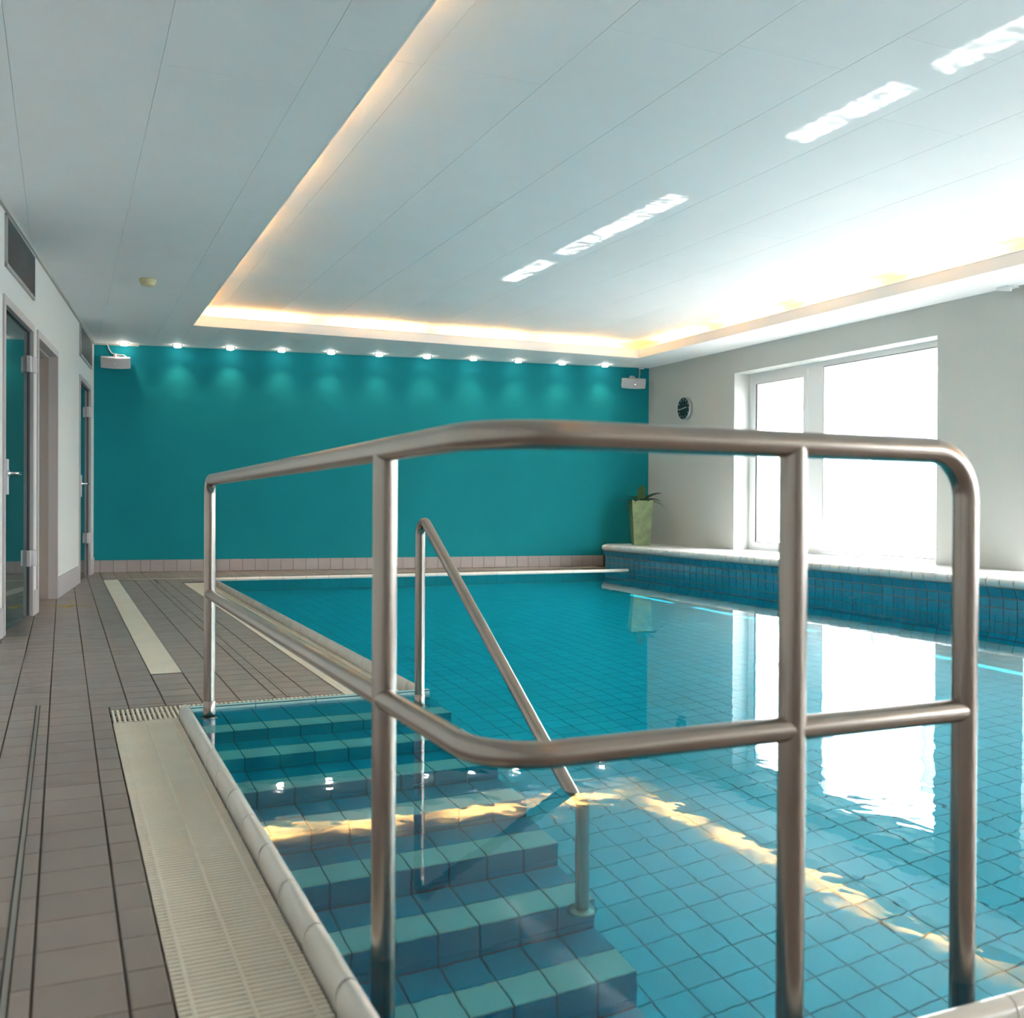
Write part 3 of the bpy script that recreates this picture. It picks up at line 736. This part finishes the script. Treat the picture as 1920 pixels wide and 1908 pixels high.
# ================================================================== DOWNLIGHTS
LPS = [(.657,12.66),(1.24,12.545),(1.836,12.462),(2.430,12.36),(3.018,12.265),(3.606,12.18),(4.204,12.09),(4.801,12.005),(5.396,11.925),(5.996,11.85),(6.603,11.785)]
ORD = ['first','second','third','fourth','fifth','sixth','seventh','eighth','ninth','tenth','eleventh']
ring_me = MB().lathe([(.040, 0), (.058, 0), (.058, -.004), (.040, -.004)], n=24).mesh('ring', M['ring'])
bulb_me = MB().lathe([(.041, .0), (.042, -.020), (.040, -.028), (.030, -.031), (0, -.031)], n=24).mesh('bulb', M['lamp'])
for i, (x, y) in enumerate(LPS):
    t = thing('ceiling_downlight', (x, y, ZC), 'small glowing ceiling downlight before the teal wall, %s from the door side corner' % ORD[i], 'lamp', 'downlights along the teal wall')
    inst('trim_ring', ring_me, Matrix.Translation((x, y, ZC)), t)
    inst('lamp_glass', bulb_me, Matrix.Translation((x, y, ZC)), t)
    ld = bpy.data.lights.new('beam', 'SPOT'); lo_ = bpy.data.objects.new('beam', ld); COL.objects.link(lo_); lo_.parent = t
    lo_.location = (0, 0, -.036); ld.energy = 12; ld.color = (1, .74, .48); ld.spot_size = math.radians(92); ld.spot_blend = 1.0; ld.shadow_soft_size = .025
    lo_.rotation_euler = (Vector((0, .035, -1))).to_track_quat('-Z', 'Y').to_euler()

# ================================================================== SPEAKERS
def speaker(x, z, label, cable_pts, yaw):
    c = BW(x, z, .10)
    t = thing('wall_speaker', c, label, 'speaker', None); tilt = math.radians(17)
    u = (dB*math.cos(yaw)+nB*math.sin(yaw)).normalized(); n0 = Vector((u.y, -u.x, 0))
    if n0.dot(nB) < 0: n0 = -n0
    n = (n0*math.cos(tilt)-Z*math.sin(tilt)).normalized(); w = n.cross(u)
    if w.z < 0: w = -w
    P = []; K = 12; hw, hh = .160, .062
    def fr_(q): return .055 - .05*(q/hw)**2
    b = MB()
    for s in (-1, 1):
        for k in range(K+1):
            q = -hw+2*hw*k/K; P.append(c+u*q+w*(s*hh)+n*(fr_(q)-.012))
    for s in (-1, 1):
        for k in range(K+1):
            q = -hw+2*hw*k/K; P.append(c+u*q+w*(s*hh)+n*(-.075))
    m = K+1; F = []
    for k in range(K):
        F += [(k, k+1, m+k+1, m+k), (2*m+k, 3*m+k, 3*m+k+1, 2*m+k+1), (k, 2*m+k, 2*m+k+1, k+1), (m+k, m+k+1, 3*m+k+1, 3*m+k)]
    F += [(0, m, 3*m, 2*m), (K, 2*m+K, 3*m+K, m+K)]
    if u.cross(w).dot(n) < 0: F = [f[::-1] for f in F]
    b.add(P, F); obj('cabinet', b, M['speaker'], t)
    g = MB(); P = []
    for s in (-1, 1):
        for k in range(K+1):
            q = (-hw+2*hw*k/K)*.975; P.append(c+u*q+w*(s*hh*.93)+n*(fr_(q)-.008))
    F = [(k, k+1, m+k+1, m+k) for k in range(K)]
    if u.cross(w).dot(n) < 0: F = [f[::-1] for f in F]
    g.add(P, F, True); obj('front_grille', g, M['speaker_grille'], t)
    bd = MB().obox(c+u*-.012+w*-.004+n*(fr_(0)-.008), u*.024, w*.008, n*.003); obj('badge', bd, M['chrome'], t)
    bk = MB().tube([c+w*.055+n*-.02, c+w*.085+n*-.03, BW(x, z+.09, .0)], .011, 10); bk.lathe([(0, .012), (.03, .010), (.032, 0)], BW(x, z+.09, 0), nB, 16)
    obj('bracket', bk, M['speaker'], t)
    obj('cable', MB().tube(cable_pts, .0065, 8), M['cable'], t)
cl = rounded([BW(.475, ZC-.002, .012), BW(.50, 2.63, .012), BW(.53, 2.585, .014), BW(.60, 2.57, .02), BW(.66, 2.571, .03), BW(.69, 2.545, .05)], .02, 4)
speaker(.575, 2.465, 'small grey wall speaker on the teal wall in the corner by the doors', cl, 0)
cr = rounded([BW(7.185, ZC-.002, .012), BW(7.19, 2.62, .012), BW(7.175, 2.555, .03), BW(7.15, 2.53, .06)], .02, 4)
speaker(7.075, 2.468, 'small grey wall speaker on the teal wall in the corner by the windows', cr, .12)
tag(obj('cable_cover', MB().lathe([(.0, -.022), (.03, -.022), (.045, -.006), (.048, 0), (0, 0)], BW(7.2, ZC, .05), Z, 18), M['pvc'], at=BW(7.2, ZC, .05)), 'small white ceiling cap in the corner above the speaker on the window side', 'cap')

# ================================================================== CLOCK
cc = Vector((XR, 10.945, 2.073)); ck = thing('wall_clock', cc, 'round black faced wall clock with silver rim beside the window', 'clock')
cr_, dep = .146, .052
obj('rim', MB().lathe([(cr_-.012, 0), (cr_, 0), (cr_, dep-.004), (cr_-.003, dep), (cr_-.007, dep), (cr_-.007, dep-.006)], cc, -X, 40), M['alu'], ck)
obj('dial', MB().lathe([(cr_-.006, dep-.006), (0, dep-.006)], cc, -X, 40, False), M['black'], ck)
def clk(a, r): return cc + Vector((-(dep-.0045), -math.sin(a)*r, math.cos(a)*r))
mk = MB()
for h in range(12):
    a = h*math.pi/6; d = (clk(a, 1)-clk(a, 0)); p = d.cross(X).normalized()
    mk.obox(clk(a, .100)-p*.003, d*.026, p*.006, -X*.001)
obj('hour_mark', mk, M['white_mark'], ck)
for nm, a, r0, r1, w in (('hour_hand', math.radians(81), -.012, .075, .008), ('minute_hand', math.radians(262), -.012, .108, .007)):
    d = clk(a, 1)-clk(a, 0); p = d.cross(X).normalized()
    obj(nm, MB().obox(clk(a, r0)-p*w/2-X*.002, d*(r1-r0), p*w, -X*.0015), M['white_mark'], ck)

# ================================================================== POTTED PLANT
pc = Vector((6.935, 11.40, .3045)); pl = thing('potted_plant', pc, 'dark leafed plant in a tall square green pot on the ledge', 'plant')
ya = math.radians(-21); pu, pv = Vector((math.cos(ya), math.sin(ya), 0)), Vector((-math.sin(ya), math.cos(ya), 0))
def sq(r, z): return [pc+pu*(a*r)+pv*(b*r)+Z*z for a, b in ((-1,-1),(1,-1),(1,1),(-1,1))]
pm = MB(); lv_ = [(.098, 0), (.102, .008), (.140, .575), (.142, .585), (.128, .585), (.122, .54)]
P = sum((sq(r, z) for r, z in lv_), []); F = [(3,2,1,0)]
for i in range(len(lv_)-1):
    for q in range(4): F.append((i*4+q, i*4+(q+1)%4, (i+1)*4+(q+1)%4, (i+1)*4+q))
pm.add(P, F); obj('pot', pm, M['pot'], pl)
obj('soil', MB().add(sq(.124, .55), [(0,1,2,3)]), M['soil'], pl)
def leaf(az, up, L, w, droop, z0=.56):
    b = MB(); n = 8; P = []; d = Vector((math.cos(az), math.sin(az), 0)); s = Vector((-d.y, d.x, 0)); p = pc+Z*z0+d*.015; el = up
    for i in range(n+1):
        q = i/n; ww = 1.45*w*math.sin(math.pi*min(1, .12+q*.88))**.8 if i < n else .001
        nz = Vector((0,0,1))
        P += [p-s*ww/2+nz*ww*.18, p+Z*0, p+s*ww/2+nz*ww*.18]
        p = p + (d*math.cos(el)+Z*math.sin(el))*(L/n); el -= droop/n
    F = []
    for i in range(n):
        for k in (0, 1): F.append((i*3+k, i*3+k+1, i*3+3+k+1, i*3+3+k))
    b.add(P, F, True); P2 = [Vector(v)-Z*.0012 for v in P]; b.add(P2, [f[::-1] for f in F], True)
    obj('leaf', b, M['leaf'], pl)
VR = math.atan2(CR.y, CR.x)       # direction that shows as rightwards
for az, up, L, w, dr in ((VR+1.2, 1.45, .235, .085, .25), (VR+.15, .65, .30, .10, .5), (VR-.3, .45, .25, .075, .9), (VR-.1, .25, .33, .03, 1.1), (VR+2.9, .30, .31, .035, .5), (VR+3.3, .30, .27, .05, 2.0), (VR+2.6, .75, .2, .06, .8), (VR-1.2, .4, .2, .08, .8), (VR+4.2, .45, .18, .08, .9), (VR+1.9, .7, .2, .07, .7)):
    leaf(az, up, L, w, dr)

# ================================================================== SMALL CEILING THINGS
sc_ = Vector((.645, 8.93, ZC)); sm = thing('smoke_detector', sc_, 'round cream smoke detector under the low ceiling on the door side', 'detector')
obj('base', MB().lathe([(0, 0), (.068, 0), (.069, -.018), (.066, -.026), (0, -.026)], sc_, Z, 30), M['cream'], sm)
obj('cap', MB().lathe([(.058, -.026), (.060, -.038), (.052, -.052), (.03, -.057), (0, -.058)], sc_, Z, 30), M['cream'], sm)
ss = Vector((7.27, 6.10, ZC)); se_ = thing('ceiling_bracket', ss, 'small white bracket under the low ceiling beside the window wall', 'bracket')
obj('base', MB().box(ss.x-.045, ss.x+.045, ss.y-.05, ss.y+.05, ZC-.012, ZC), M['pvc'], se_)
obj('clip', MB().box(ss.x-.03, ss.x-.015, ss.y-.12, ss.y+.05, ZC-.026, ZC-.008).box(ss.x+.01, ss.x+.025, ss.y-.12, ss.y+.05, ZC-.026, ZC-.008).tube([ss+Vector((0, .0, -.02)), ss+Vector((0, -.06, -.032))], .016, 12), M['pvc'], se_)

# ================================================================== OUTSIDE
struct(obj('street', MB().box(7.66, 60, -40, 60, -1.7, -.35), M['street']))
FX = 17.0; RZ = 14.62
ho = thing('opposite_building', (FX, 10, -.35), 'white rendered building across the street seen through the windows', 'building')
obj('wall', MB().box(FX, FX+1, -22, 44, -.5, RZ), M['facade'], ho)
for r in range(4):
    for k in range(15):
        y0, z0 = -18+4.1*k, 3.7+2.9*r
        w = MB(); ring(w, FX-.06, FX, y0, y0+1.5, z0, z0+1.6, (.08, .08, .08, .08)); w.box(FX-.06, FX, y0+.71, y0+.79, z0, z0+1.6)
        wo = obj('window', w, M['pvc'], ho); obj('pane', MB().box(FX-.02, FX, y0+.08, y0+1.42, z0+.08, z0+1.52), M['facade_glass'], wo)
for k in range(9):
    y0 = -14+5.0*k
    w = MB(); ring(w, FX-.08, FX, y0, y0+3.6, -.3, 2.5, (.12, .12, .5, .12)); w.box(FX-.08, FX, y0+1.75, y0+1.87, .2, 2.38)
    wo = obj('shop_window', w, M['facade_grey'], ho); obj('pane', MB().box(FX-.03, FX, y0+.1, y0+3.5, .2, 2.4), M['facade_glass'], wo)
for y0 in (8.5, 17.0):
    bc = MB().box(FX-1.2, FX, y0, y0+3.4, 3.2, 3.4); bo = obj('balcony', bc, M['facade'], ho)
    rl = MB().box(FX-1.2, FX-1.16, y0, y0+3.4, 4.36, 4.4)
    for k in range(30): rl.box(FX-1.19, FX-1.17, y0+.11*k+.05, y0+.11*k+.07, 3.4, 4.36)
    obj('balcony_railing', rl, M['facade_grey'], bo)

# ================================================================== LAMPS STANDING IN FOR SUN REFLECTED BY THE WATER
# added area lamps stand in for the sun strip reflected up off the water
GD = Vector((SUN_TO.x, SUN_TO.y, -SUN_TO.z))
for (ya_, yb_) in ((8.39, 9.23), (6.39, 8.12), (4.43, 5.24), (2.45, 4.21)):
    gd = bpy.data.lights.new('glint_stand_in', 'AREA'); go = bpy.data.objects.new('glint_stand_in', gd); COL.objects.link(go)
    gd.shape = 'RECTANGLE'; gd.size = .14; gd.size_y = (yb_-ya_); gd.spread = math.radians(.7); gd.color = (1, .98, .95)
    gd.energy = 0.34*(yb_-ya_)
    up = .05 + .11*(yb_-ya_)
    zax = -GD; yax = (Y - zax*Y.dot(zax)).normalized(); xax = yax.cross(zax)
    go.matrix_world = Matrix(((xax.x, yax.x, zax.x, 5.90+GD.x*up), (xax.y, yax.y, zax.y, (ya_+yb_)/2+GD.y*up), (xax.z, yax.z, zax.z, WAT+GD.z*up), (0,0,0,1)))
    gd.use_nodes = True; t = gd.node_tree; em = t.nodes['Emission']
    ge = N(t, 'ShaderNodeNewGeometry'); mp = N(t, 'ShaderNodeMapping'); mp.inputs['Scale'].default_value = (3.0, 3.0*(yb_-ya_)/.11, 1); no = N(t, 'ShaderNodeTexVoronoi'); no.inputs['Scale'].default_value = 1.0
    mr = N(t, 'ShaderNodeMapRange'); mr.inputs[1].default_value = .1; mr.inputs[2].default_value = .75; mr.inputs[3].default_value = 1.8; mr.inputs[4].default_value = .1  # mottled emission imitates ripple grain in the reflected strips
    t.links.new(ge.outputs['Parametric'], mp.inputs['Vector']); t.links.new(mp.outputs[0], no.inputs['Vector']); t.links.new(no.outputs['Distance'], mr.inputs[0]); t.links.new(mr.outputs[0], em.inputs['Strength'])

water.cycles.is_caustics_caster = True
for o in pool.children:
    if o.name.startswith('pool_'): o.cycles.is_caustics_receiver = True
